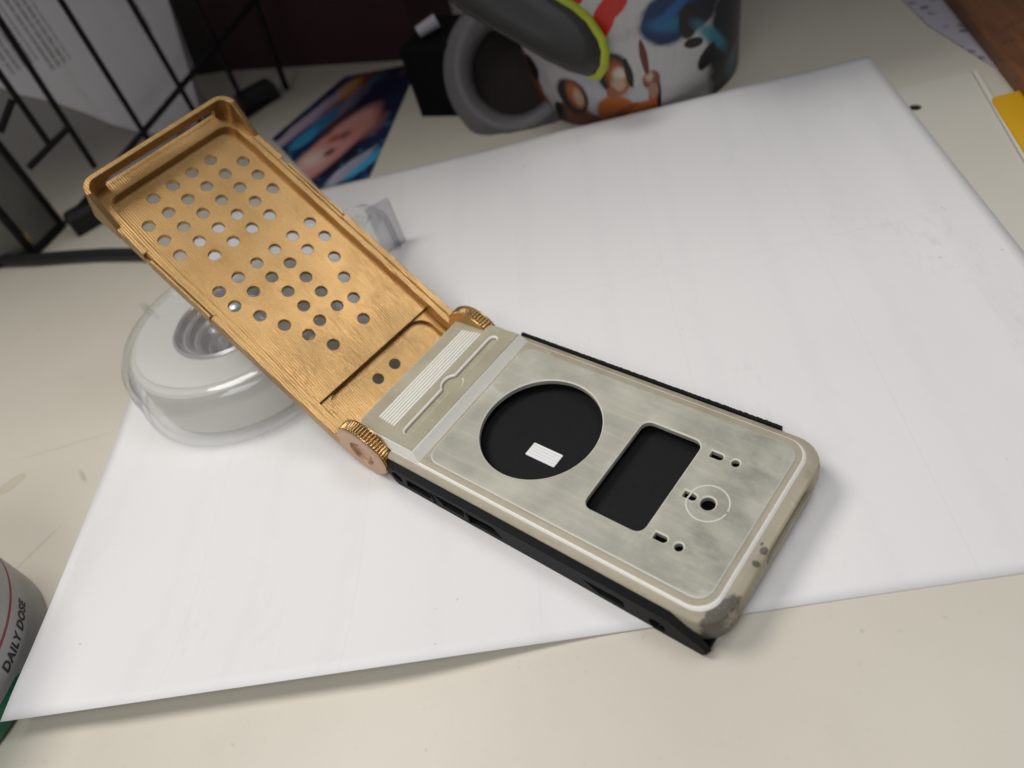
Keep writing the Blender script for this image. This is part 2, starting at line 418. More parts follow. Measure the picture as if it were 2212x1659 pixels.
for k in range(70):                                                                # burrs along the far top edge
    u = -45+k*1.1+random.uniform(-.4, .4); h = random.uniform(.0, .11); l = random.uniform(.3, 1.0)
    shell.box(u, u+l, 26.35, 27.15, 11.0, 11.15+h)
shell_o = shell.build('bottom_shell', M_black, dev, 30)
b = MB()
for x in (-36.4, -23.9): b.tube([(x, -27.42, 5.9), (x+.6, -27.42, 4.2), (x+.3, -27.42, 2.0)], .35, 6)
b.build('slot_divider', M_black, shell_o)
b = MB(); b.plate([circ(9.9, -10.6, .95, 16)], 8.5, 8.54, 0); b.build('floor_hole', M_hole, shell_o)
b = MB(); b.plate([rrect(-19.5, -10.3, -6.9, -2.7, .3, 2)], 8.45, 8.75, .08); b.build('insert_tab', M_whiteins, shell_o)

# translucent mid plate
def xyl(lp, z): return [(x, y, z) for x, y in lp]
def body_loop(u1, v, r, z, notch=0., seg=20):
    lp = rrect(-51.6, u1, -v, v, [.6, r, r, .6], 8, seg)
    out = []
    for x, y in lp:
        if notch and x > u1-1e-3: x -= notch*ss(-5.2, -3.8, y)*(1-ss(15.0, 15.8, y))
        out.append((x, y, z))
    return out
b = MB()
b.loft([body_loop(39.5, 21.4, 4, 9.2), body_loop(39.6, 21.5, 4, 12.05), body_loop(41.35, 23.75, 5.2, 12.1)], 0)
b.loft([body_loop(41.35, 23.75, 5.2, 12.1), body_loop(41.6, 24.0, 5.3, 11.95), body_loop(42.1, 24.35, 5.5, 11.35)], 1)
b.loft([body_loop(42.1, 24.35, 5.5, 11.35), body_loop(44.5, 25.8, 7.2, 10.95), body_loop(45.0, 26.2, 7.6, 10.5, .15), body_loop(45.15, 26.25, 7.7, 9.9, 1.1), body_loop(45.1, 26.25, 7.7, 6.6, 1.1),
        body_loop(45.0, 26.2, 7.6, 6.0, .0), body_loop(44.7, 26.1, 7.5, 4.0), body_loop(43.9, 25.6, 7.2, 1.4), body_loop(42.9, 24.8, 6.5, .35), body_loop(41, 23, 5, .2)], 0)
mid = b.build('mid_plate', [M_resin, M_band], dev, 35)
# flat face panel with its openings
b = MB()
NT_ = 72
b.plate([rrect(-40.1, 40.0, -22.1, 22.1, 3.8, 8), circ(-18.7, -.1, 16.1, NT_), rrect(4.0, 20.1, -14.4, 13.9, 2.4, 6),
         slot(22.8, 26.1, 11.9, 1.75), slot(22.8, 26.1, -.6, 1.75), slot(22.6, 25.9, -13.1, 1.75),
         circ(29.1, 11.9, 1.0, 14), circ(28.8, -13.2, 1.05, 14), circ(28.9, -.6, 1.75, 20)], 10.6, 12.5, .32, 0, 1)
face = b.build('face_panel', [M_panel, M_pale], dev, 25)
b = MB(); lp = lambda r, z: [(28.9+r*math.cos(2*PI*k/48), -.6+r*math.sin(2*PI*k/48), z) for k in range(48) if not 158 < k*7.5 < 194]
b.loft([lp(4.55, 12.48), lp(4.65, 12.58), lp(4.85, 12.58), lp(4.95, 12.48)], 0, close=False); b.build('ring_line', M_pale, face)
b = MB(); b.box(-44, -36.0, -23.6, 23.6, 11.2, 12.06); b.build('step_ledge', M_resin, mid)
b = MB(); b.box(-40, 38, 17.52, 21.3, 6.6, 8.3); b.build('inner_rib', M_resin, mid)
# raised hinge plateau
def plateau():
    b = MB()
    def ztop(u): return 14.25+(u+65)*.030
    def lp(ins, z=None, up=0.):
        pts = rrect(-65.2+ins*.3, -40.9-ins*1.55, -24.1+ins*.75, 24.1-ins*.75, [3.0, .2, .2, 3.0], 6)
        return [(x, y, (ztop(x)+up) if z is None else z) for x, y in pts]
    top = rrect(-64.9, -42.5, -23.3, 23.3, [3.0, .2, .2, 3.0], 6)
    def bar():
        pts = []; r = 1.35; R = 3.05; a0 = math.asin(r/R)
        cx, cy, h0, h1 = -48.9, .1, -18.0, 18.3
        for k in range(9): a = -a0+0 if 0 else None
        pts += [(cx+R*math.sin(t), cy+R*math.cos(t)) for t in [a0+(PI-2*a0)*k/12 for k in range(13)]]
        pts += [(cx+r*math.cos(t), h0-r*math.sin(t)*1) for t in [PI*k/8 for k in range(9)]]
        pts += [(cx-R*math.sin(PI-t), cy+R*math.cos(PI-t)*1) for t in [a0+(PI-2*a0)*k/12 for k in range(13)]]
        pts += [(cx-r*math.cos(t), h1+r*math.sin(t)) for t in [PI*k/8 for k in range(9)]]
        return pts
    br = bar()
    f = lambda p: (p[0], p[1], p[2]+ztop(p[0])-14.25)
    b.plate([top, br], 13.0, 14.25, .36, 0, 1, f, True)
    b.plate([top], 12.4, 13.1, 0, 0, None, f)
    b.loft([[(x, y, ztop(x)-.12) for x, y in top], lp(0, 12.0)], 1)
    b.raw([(x, y, 12.0) for x, y in [(-65.2, -24.1), (-40.9, -24.1), (-40.9, 24.1), (-65.2, 24.1)]], [(0, 1, 2, 3)])
    o = b.build('hinge_plateau', [M_plateau, M_band], dev, 35)
    # seven fine ribs
    for k in range(7):
        u = -60.0+k*1.02; r = MB(); z = ztop(u); y0, y1 = -18.6-.1*k, 18.2+.15*k; h = .16+.10*min(k, 3)/3
        pts = rrect(u-.36, u+.36, y0, y1, .34, 3); top2 = rrect(u-.2, u+.2, y0+.2, y1-.2, .19, 3)
        r.loft([[(x, y, z-.05) for x, y in pts], [(x, y, z+h) for x, y in top2]], 0, False, True)
        r.build('rib', M_band, o, 30)
    return o
plateau()

# ---- knurled hinge knobs (axis along v)
def knob(vface, sg):
    AXU, AXZ = -60.7, 9.3; R = 8.85
    root = MB(); n = 56*6
    def ring(r, v, kn=0.):
        out = []
        for k in range(n):
            a = 2*PI*k/n; ph = (k % 6)/6
            rr = r+kn*(.30*(0.5-.5*math.cos(2*PI*ph))**.6-.15)
            out.append((AXU+rr*math.cos(a), v, AXZ+rr*math.sin(a)))
        return out
    v0, v1 = vface, vface+sg*4.2
    root.loft([ring(8.0, v0+sg*.0), ring(R-.45, v0+sg*.05), ring(R-.1, v0+sg*.4)], 1)
    root.loft([ring(R-.1, v0+sg*.4), ring(R-.15, v0+sg*.7), ring(R, v0+sg*.85, 1.6), ring(R, v1-sg*.6, 1.6), ring(R-.2, v1-sg*.45), ring(R-.2, v1-sg*.1), ring(R-.8, v1)], 0)
    root.loft([ring(R-.8, v1), ring(3, v1)], 0, False, True)
    m = 48
    def disc(r, v): return [(AXU+.1+r*math.cos(2*PI*k/m), v, AXZ-.3+r*math.sin(2*PI*k/m)) for k in range(m)]
    o = root.build('hinge_knob', [M_knurl, M_copper], dev, 50)
    fb = MB()
    pins = [circ(AXU+.1+3.0*math.cos(a), AXZ-.3+3.0*math.sin(a), .85, 16) for a in (2.42, 2.42+PI)]
    g = lambda p: (p[0], v0+sg*p[2], p[1])
    fb.plate([circ(AXU, AXZ, 8.05, 64), circ(AXU+.1, AXZ-.3, 4.3, 40)], 0, .9, .0, 0, None, g)
    fb.plate([circ(AXU+.1, AXZ-.3, 4.4, 40)]+pins, .9, 1.5, .0, 0, None, g)
    fb.plate([circ(AXU+.1, AXZ-.3, 4.4, 40)], 2.3, 2.5, .0, 0, None, g)
    fb.build('knob_face', M_copper, o, 30)
    return o
knob(-28.1, 1); knob(24.6, -1)

# ---- gold lid, in its own frame: x = -s (away from hinge), y = w, z = t
LM = Matrix(((.8158, .0431, .5768), (-.0459, .9989, -.0097), (-.5765, -.0186, .8169))).to_4x4()
LM = Matrix.Translation(Vector((-60.7, -1.7, 9.3))*S) @ LM
def sl(pts): return [(-s, w) for s, w in pts]
def lid():
    b = MB()
    WR = [17.5, 10.35, 3.2, -3.95, -11.1, -18.25]
    H = [(98.4, w) for w in WR[1:5]]+[(92.0, w) for w in WR]+[(85.6, w) for w in WR]+[(79.1, w) for w in WR]+[(72.8, w) for w in WR[1:5]]
    H += [(63.0, w) for w in WR]+[(56.7, w) for w in WR]
    H += [(49.6, 14.6), (42.7, 11.8), (35.8, 8.9), (28.9, 6.1), (49.7, -15.2), (42.9, -12.2), (36.0, -9.3), (28.9, -6.4),
          (50.2, 3.4), (50.2, -3.8), (43.7, 3.3), (43.7, -3.8), (37.2, 3.4), (37.2, -3.7)]
    holes = [circ(-s, w, 1.82, 22) for s, w in H]
    b.plate([rrect(-104.8, -18.6, -23.4, 23.2, .3, 2)]+holes, -9.6, -8.0, .1)
    # stepped pocket next to the hinge
    b.plate([rrect(-18.7, -1.5, -23.4, 23.2, .3, 2), circ(-12.95, 3.4, 1.78, 20), circ(-13.0, -3.6, 1.78, 20)], -12.2, -11.2)
    pk = lambda s1, hw, r: sl([(-5, -hw), (s1-r, -hw)]+[(s1-r+r*math.sin(a), -hw+r-r*math.cos(a)) for a in [PI/2*k/7 for k in range(1, 7)]]+[(s1, -hw+r), (s1, hw-r)]+[(s1-r+r*math.cos(a), hw-r+r*math.sin(a)) for a in [PI/2*k/7 for k in range(1, 7)]]+[(s1-r, hw), (-5, hw)])
    outer = lambda s0, s1, hw: [(s0, -hw), (s1, -hw), (s1, hw), (s0, hw)]
    def U(s0, s1, hw, inn, ihw, r):
        # frame open at the hinge end
        q = [(s0, -hw), (s1, -hw), (s1, hw), (s0, hw), (s0, ihw)]
        q += [(inn-r, ihw)]+[(inn-r+r*math.sin(a), ihw-r+r*math.cos(a)) for a in [PI/2*k/8 for k in range(1, 8)]]+[(inn, ihw-r)]
        q += [(inn, -ihw+r)]+[(inn-r+r*math.cos(a), -ihw+r-r*math.sin(a)) for a in [PI/2*k/8 for k in range(1, 8)]]+[(inn-r, -ihw)]
        return sl(q+[(s0, -ihw)])
    b.plate([U(2.0, 18.65, 23.2, 18.45, 20.8, 5.2)], -11.6, -9.5)
    
    # ledge round the recess
    b.plate([U(4.5, 108.0, 25.6, 104.0, 22.7, 4.2)], -9.3, -5.35, .12)
    # thin side rims, stepped and notched
    for (s0, s1, w0, w1, t0, t1) in ((6.4, 56.8, 24.6, 26.5, -9.4, -4.75), (84.0, 95.5, 24.5, 26.4, -9.2, -4.7)):
        for sg in (1, -1): b.plate([sl([(s0, sg*w0), (s1, sg*w0), (s1, sg*w1), (s0, sg*w1)])], t0, t1, .12)
    for sg in (1, -1):
        b.plate([sl([(56.8, sg*24.5), (84.0, sg*24.5), (84.0, sg*25.4), (56.8, sg*25.4)])], -9.2, -4.75, .1)
        b.plate([sl([(57.5, sg*25.75), (81.4, sg*25.75), (81.4, sg*26.5), (57.5, sg*26.5)])], -9.3, -5.1, .08)
        b.plate([sl([(56, sg*25), (96, sg*25), (96, sg*26.3), (56, sg*26.3)])], -9.3, -6.9, .0)
    # tall end lip with a long slot, sweeping down along the sides
    HW, E, R, T = 26.5, 109.2, 4.6, 1.6
    def path(off):
        hw, e, r = HW-off, E-off, R-off*.8
        p = [(94.5, -hw), (98, -hw), (e-r-.01, -hw)]
        p += [(e-r+r*math.sin(a), -hw+r-r*math.cos(a)) for a in [PI/2*k/8 for k in range(9)]]
        p += [(e, w) for w in (-19.2, -19, -8, 0, 8, 20.8, 21)]
        p += [(e-r+r*math.cos(a), hw-r+r*math.sin(a)) for a in [PI/2*k/8 for k in range(9)]]
        return p+[(e-r-.01, hw), (98, hw), (94.5, hw)]
    po, pi_ = path(0), path(T)
    def topz(s): return -4.75+6.2*max(0, min(1, (s-94.5)/(E-R-.3-94.5)))
    def wallrun(i0, i1, zb, zt):
        A = po[i0:i1+1]; B = pi_[i0:i1+1]; rows = []
        for (p, q) in zip(A, B):
            z0, z1 = zb(p[0]), zt(p[0]); c = .16
            rows.append([(-p[0], p[1], z0), (-p[0], p[1], z1-c), (-(p[0]+(q[0]-p[0])*.12), p[1]+(q[1]-p[1])*.12, z1), (-(q[0]+(p[0]-q[0])*.12), q[1]+(p[1]-q[1])*.12, z1), (-q[0], q[1], z1-c), (-q[0], q[1], z0)])
        b.loft(rows, 0, True, True)
    N = len(po); a = 3+9; e = a+6
    bot = lambda s: -9.4-1.5*ss(94, 110, s)
    wallrun(0, a+1, bot, topz); wallrun(e-1, N-1, bot, topz)
    wallrun(a+1, e-1, bot, lambda s: -5.3); wallrun(a+1, e-1, lambda s: -1.7, topz)
    b.plate([rrect(-108.2, -102.0, -25.5, 25.5, .5, 2)], -10.2, -9.2)
    # arms down to the knobs
    for sg, w0, w1 in ((-1, -25.3, -24.6), (1, 24.4, 25.2)):
        arm = [(12, -4.9), (7.2, -4.9), (6.3, -3.6), (5.0, -1.5), (0, 0), (-1.0, -8.75), (6, -9.3), (12, -9.3)]
        b.plate([[( -s, t) for s, t in arm]], w0, w1, .0, 0, None, lambda p: (p[0], p[2], p[1]))
    return b.build('flip_lid', M_gold, dev, 30, matrix=LM)
lid_o = lid()
b = MB()                                               # smooth copper side skin by the near knob
arm = [(30, -5.3), (9.6, -5.3), (8.6, -4.7), (8.1, -3.6), (7.6, -3.2)]+[(7.8*math.cos(a), 7.8*math.sin(a)) for a in [-.42-1.1*k/8 for k in range(9)]]+[(-.4, -8.9), (1.2, -8.95), (8, -9.35), (30, -9.4)]
b.plate([[(-s, t) for s, t in arm]], -26.45, -25.8, .0, 0, None, lambda p: (p[0], p[2], p[1]))
b.build('side_arm', M_copper, lid_o, 30)

# ------------------------------------------------------------------ tape dispenser under the lid
def dispenser():
    C = Vector((45, 118)); R = 40.0; tip = Vector((92, 164)); H = 20.0
    root = empty('tape_dispenser', (45, 118, 0)); tag(root, 'clear plastic tape dispenser lying flat under the raised gold lid', 'tape dispenser')
    d = (tip-C); L = d.length; ang = math.atan2(d.y, d.x); al = math.acos(R/L)
    def teardrop(r, t, n=56):
        tipw = 3.5
        a0 = ang+al*.93; a1 = ang-al*.93+2*PI
        pts = [(r*math.cos(a0+(a1-a0)*k/n), r*math.sin(a0+(a1-a0)*k/n)) for k in range(n+1)]
        u = d/L; p = Vector((-u.y, u.x)); q = u*(L-t)
        # arm outline up to the cutter
        e1 = q-p*tipw; e2 = q+p*tipw
        A = Vector(pts[-1]); B = Vector(pts[0])
        pts += [tuple(A.lerp(e1, k/6)+(-p)*(1.6*math.sin(PI*k/6))) for k in range(1, 6)]+[tuple(e1), tuple(e2)]
        pts += [tuple(e2.lerp(B, k/6)+p*(1.6*math.sin(PI*k/6))) for k in range(1, 6)]
        return pts
    b = MB()
    L_ = lambda r, t, z: [(x, y, z) for x, y in teardrop(r, t)]
    b.loft([L_(39.0, 1.0, .3), L_(40, 0, .6), L_(40.2, 0, 3.2), L_(39.8, .1, 3.6), L_(39.6, .2, 12), L_(38.9, .8, 16), L_(37.2, 2.2, 18.4), L_(34.5, 4.2, 19.8), L_(33, 5.2, 20.0)], 0)
    b.loft([L_(33, 5.2, 20.0), L_(32.3, 5.8, 19.5), L_(32.0, 6.0, 18.6)], 0)
    b.build('clear_case', M_clear, root, 60)
    b = MB(); b.loft([L_(37.9, 1.6, 1.0), L_(37.9, 1.6, 14), L_(36.2, 3, 17)], 0); b.build('inner_wall', M_clear, root, 60)
    b = MB(); hubc = (0, -3.5)
    b.lathe([(17.2, 19.2), (32.4, 19.0), (33.2, 18.2), (33.2, 2.0), (17.2, 2.0), (17.2, 19.2)], 72, 0, (-.5, -2.2)); b.build('tape_roll', M_tape, root, 40)
    b = MB()
    b.lathe([(18.2, 19.6), (17.2, 20.2), (16.4, 19.6), (15.4, 17.4), (14.9, 17.8), (13.9, 17.2), (13.0, 14.6), (12.5, 15.0), (11.6, 14.2), (10.6, 10.5), (10.1, 10.8), (9.3, 9.6), (8.8, 5.0), (8.0, 4.6), (.01, 4.6)], 72, 0, (-.5, -2.2))
    b.build('hub', M_hub, root, 20)
    b = MB()                                           # cutter: serrated strip standing across the tip
    u = d/L; p = Vector((-u.y, u.x)); n = 26; rows = []
    base = u*(L-6)
    for k in range(n*2+1):
        z = .4+(H-.6)*k/(n*2); t = u*(L+2.6+(.55 if k % 2 else 0)); f = .2*p
        rows.append([(base.x, base.y, z), (t.x-2.4*p.x, t.y-2.4*p.y, z), (t.x-3.0*p.x, t.y-3.0*p.y, z), ((base-p*1.4).x, (base-p*1.4).y, z)])
    b.loft(rows, 0, True, True); b.build('cutter', clear_mat('frosted_cutter', (.80, .80, .82), (.5, .5, .53), .2, 1.0), root, 30)
    b = MB()
    for k in range(4): b.tube([tuple((u*(L-9-k*2.3)+p*(1.5-.9*k)).to_3d()+Vector((0, 0, 19.2))), tuple((u*(L-6-k*2.3)+p*(-2-.9*k)).to_3d()+Vector((0, 0, 17.4)))], .7, 6)
    b.build('grip_ridge', M_clear, root, 60)
    b = MB(); pg = pix(318, 668, 19)-Vector((45, 118, 0)); b.tube([(pg.x, pg.y, 9), (pg.x, pg.y, 20)], [1.2, 1.5], 10)
    b.tube([(pg.x-1.6, pg.y+1.2, 20.4), (pg.x+.8, pg.y-.6, 20.4)], 1.1, 8)
    e = Vector((pg.x, pg.y, 0)); b.box(-.7, .7, -9, 0, 8, 19.3, 0, lambda q: (e.x+q[0]*.9-q[1]*.75, e.y+q[1]*.8+q[0]*.5, q[2])); b.build('post', M_clear, root, 50)
    return root
dispenser()

# ------------------------------------------------------------------ wire basket, mesh holder, papers, cables (left background)
def basket():
    root = empty('wire_basket', (-62, 235, 0)); off = Vector((-62, 235, 0))
    tag(root, 'black wire desk basket holding printed pages behind the gold lid', 'wire basket')
    p1 = pix(165, 492, 3); p2 = pix(575, 213, 3); dr = (p2-p1); dr.z = 0; nn = Vector((-dr.y, dr.x, 0)).normalized()
    P = lambda x, y: pixplane(x, y, p1, nn)-off
    verts = [((0, 45), (205, 361)), ((131, 0), (330, 318)), ((280, 0), (446, 288)), ((0, 160), (107, 312)), ((470, 104), (520, 210))]
    for (a, c) in verts:
        A, B_ = P(*a), P(*c); e = (A-B_).normalized(); b = MB(); b.tube([B_, A+e*60], 1.35, 8); b.build('wire', M_wire, root, 60)
    for (a, c) in (((143, 482), (542, 9)), ((62, 363), (146, 277)), ((0, 286), (27, 215))):
        A, B_ = P(*a), P(*c); b = MB(); e = (B_-A).normalized(); b.tube([A, B_+e*(30 if c[1] < 20 else 0)], 1.5, 8); b.build('rail', M_wire, root, 60)
    A, B_ = P(535, -40), P(619, 192); b = MB(); b.tube([A, B_], 1.6, 8); b.build('corner_post', M_wire, root, 60)
    A, B_ = P(160, 484), P(600, 205); b = MB(); b.tube([A, B_], 1.5, 8); b.build('rail', M_wire, root, 60)
    for (x0, y0, x1, y1) in ((165, 505, 232, 466), (527, 245, 600, 206)):
        A = pix(x0, y0, 0)-off; B_ = pix(x1, y1, 0)-off; dd = (B_-A).normalized(); q = Vector((-dd.y, dd.x, 0)); b = MB()
        w_ = 5.0; b.loft([[A-q*w_, B_-q*w_, B_+q*w_, A+q*w_], [v+Vector((0, 0, 8)) for v in (A-q*w_, B_-q*w_, B_+q*w_, A+q*w_)], [v+Vector((0, 0, 10)) for v in (A+dd*2-q*(w_-2), B_-dd*2-q*(w_-2), B_-dd*2+q*(w_-2), A+dd*2+q*(w_-2))]], 0, True, True)
        b.build('foot', M_rubber, root, 30)
    # pages leaning in the basket
    M = NT('printed_page'); v = M.coord('UV'); n = M.noise(v, 6, 3)
    c = M.mix(n, (.84, .84, .90), (.88, .88, .93))
    row = M.wave(v, 105, 0, 1, 0, 'X'); wd = M.noise(M.coord('UV', (60, 900, 1)), 1., 3, .7)
    sx = M.n('ShaderNodeSeparateXYZ'); M.l(v, sx.inputs[0]); X, Y = sx.outputs[0], sx.outputs[1]
    def rect(x0, x1, y0, y1, a):
        f = M.math('MULTIPLY', M.math('MULTIPLY', M.rng(X, x0-.001, x0), M.rng(X, x1+.001, x1)), M.math('MULTIPLY', M.rng(Y, y0-.001, y0), M.rng(Y, y1+.001, y1)))
        return M.math('MULTIPLY', f, a)
    ln = M.math('MULTIPLY', M.rng(row, .35, .6), M.rng(wd, .35, .5))
    for (x0, x1, y0, y1, a) in ((.006, .018, .030, .2, .75), (.022, .034, .018, .2, .62), (.037, .046, .012, .2, .62), (.0, .004, .05, .2, .5)):
        c = M.mix(M.math('MULTIPLY', ln, rect(x0, x1, y0, y1, a)), c, (.16, .16, .18))
    c = M.mix(rect(.0600, .0635, .045, .2, .35), c, (.22, .30, .45))
    for (x0, x1, y0, y1) in ((.065, .068, .035, .060), (.0825, .0855, .006, .026)):
        c = M.mix(M.math('MULTIPLY', M.rng(wd, .4, .5), rect(x0, x1, y0, y1, .7)), c, (.10, .10, .12))
    M.base(c); M.set(Roughness=.8)
    p0 = p1+nn*14
    pts = [(-60, -130), (-20, 182), (40, 203), (120, 221), (190, 246), (240, 268), (300, 284), (372, 291), (440, 262), (362, 0), (330, -140)]
    b = MB(); base = [pixplane(x, y, p0, nn) for x, y in pts]
    b.loft([base, [v_+nn*2.5 for v_ in base]], 0, True, True)
    pg = b.build('page_stack', M.m, None, 0)
    o0 = pixplane(-10, 300, p0, nn); ax = (pixplane(372, 291, p0, nn)-o0); ax.z = 0; ax.normalize()
    setuv(pg, lambda co: ((Vector(co)/S-o0).dot(ax)*S, (Vector(co).z-o0.z*S)))
    tag(pg, 'printed white pages standing inside the black wire basket', 'pages')
    # second page edge on the right
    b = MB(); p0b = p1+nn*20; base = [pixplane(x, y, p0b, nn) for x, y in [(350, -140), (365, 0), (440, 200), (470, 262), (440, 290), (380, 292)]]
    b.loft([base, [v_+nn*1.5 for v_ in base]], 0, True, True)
    tag(b.build('loose_page', simple('shaded_page', (.36, .34, .37), .8), None, 0), 'shaded edge of a second page behind the printed pages in the basket', 'page')  # shade on this page is put into its grey colour
basket()

def mesh_holder():
    A = pix(138, 492, 0); B_ = pix(78, 552, 0); Cc = pix(-40, 590, 0); off = Vector((-95, 240, 0))
    root = empty('mesh_pen_holder', off); tag(root, 'black wire mesh pen holder at the left edge beside the cable', 'pen holder')
    Ht = 125
    for (p, q, wires) in ((A, B_, True), (B_, Cc, True)):
        L = (q-p).length; nu = max(3, int(L/1.5)); b = MB(); d = (q-p)/L; n = Vector((-d.y, d.x, 0)).normalized()
        def wire(a, c, r=.27):
            t = (c-a).normalized(); s_ = n; u_ = t.cross(s_)
            b.loft([[v+s_*r+u_*r, v-s_*r+u_*r, v-s_*r-u_*r, v+s_*r-u_*r] for v in (a-off, c-off)], 0)
        for k in range(1, nu): v = p+d*(L*k/nu); wire(v+Vector((0, 0, 3)), v+Vector((0, 0, Ht)))
        for k in range(2, int(Ht/1.5)): z = Vector((0, 0, k*1.5)); wire(p+z+n*.3, q+z+n*.3)
        o = b.build('mesh_panel', M_meshm, root, 0); o['kind'] = 'stuff'
        b = MB(); b.tube([p-off+Vector((0, 0, 2)), q-off+Vector((0, 0, 2))], 2.0, 8); b.build('base_rim', M_wire, root, 60)
    for p in (A, B_): b = MB(); b.tube([p-off+Vector((0, 0, 1)), p-off+Vector((0, 0, Ht))], 1.9, 8); b.build('corner_post', M_wire, root, 60)
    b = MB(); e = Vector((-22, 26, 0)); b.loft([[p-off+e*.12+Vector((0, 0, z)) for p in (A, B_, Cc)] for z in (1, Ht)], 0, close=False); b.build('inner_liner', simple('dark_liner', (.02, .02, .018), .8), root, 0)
    for k, (x, y) in enumerate(((104, 506), (110, 516), (113, 524))):
        pass
    b = MB(); n = Vector(((B_-A).y, -(B_-A).x, 0)).normalized(); pl = lambda x, y: pixplane(x, y, A+n*(-1.2 if n.dot(CAM-A) < 0 else 1.2), n)-off
    b.raw([pl(46, 505), pl(60, 502), pl(68, 524), pl(62, 533)], [(0, 1, 2, 3)]); b.raw([pl(64, 508), pl(70, 505), pl(69, 512)], [(0, 1, 2)])
    b.build('gold_smudge', simple('gold_smudge', (.45, .28, .08), .5), root, 0)
mesh_holder()

def cable(name, pxs, r, mat, label):
    b = MB(); pts = [pix(x, y, r) for x, y in pxs]; sm = []
    for i in range(len(pts)-1):
        for k in range(6): sm.append(pts[i].lerp(pts[i+1], k/6))
    sm.append(pts[-1]); b.tube(sm, r, 10, 0); tag(b.build(name, mat, None, 60), label, 'cable')
cable('cable', [(-120, 566), (0, 562), (80, 559), (150, 553), (220, 549), (300, 548), (360, 552)], 2.6, M_cable, 'black cable lying on the desk in front of the mesh pen holder')

# ------------------------------------------------------------------ back of the desk
def frame_on(p, n):      # in-plane axes of a vertical plane
    n = n.normalized(); x = Vector((0, 0, 1)).cross(n).normalized(); return x
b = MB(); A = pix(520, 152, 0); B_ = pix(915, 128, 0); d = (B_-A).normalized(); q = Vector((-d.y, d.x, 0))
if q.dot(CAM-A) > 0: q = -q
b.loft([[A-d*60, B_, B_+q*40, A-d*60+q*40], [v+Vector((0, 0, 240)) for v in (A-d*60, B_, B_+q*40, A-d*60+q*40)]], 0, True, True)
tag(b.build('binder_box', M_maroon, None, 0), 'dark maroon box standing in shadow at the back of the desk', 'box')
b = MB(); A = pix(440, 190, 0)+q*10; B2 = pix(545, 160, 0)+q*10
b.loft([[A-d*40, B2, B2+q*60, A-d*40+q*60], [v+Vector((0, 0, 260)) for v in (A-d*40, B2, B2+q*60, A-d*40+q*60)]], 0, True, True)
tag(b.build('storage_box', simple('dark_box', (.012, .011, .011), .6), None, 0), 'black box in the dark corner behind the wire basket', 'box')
b = MB(); A = pix(912, 252, 0); B_ = pix(1040, 250, 0); d2 = (B_-A).normalized(); q2 = Vector((-d2.y, d2.x, 0))
if q2.dot(CAM-A) > 0: q2 = -q2
kb = empty('black_gadget', A); tag(kb, 'small black gadget with a pale cap standing beside the headset cushion', 'gadget')
z_ = Vector((0, 0, 0))
lp = [z_, B_-A, B_-A+q2*30, q2*30]; b.loft([lp, [v+Vector((0, 0, 30)) for v in lp], [v+Vector((0, 0, 32))+(lp[2]/2-v)*.08 for v in lp]], 0, True, True)
b.build('case', simple('gadget_black', (.003, .0035, .005), .7, 0, 0, 0, 0, .12), kb, 30)
b = MB(); b.tube([tuple(q2*4+Vector((8, 0, 35))), tuple(q2*4+Vector((17, 2, 37)))], [2.6, 3.2], 8); b.build('cap', simple('pale_cap', (.42, .41, .47), .5), kb, 50)

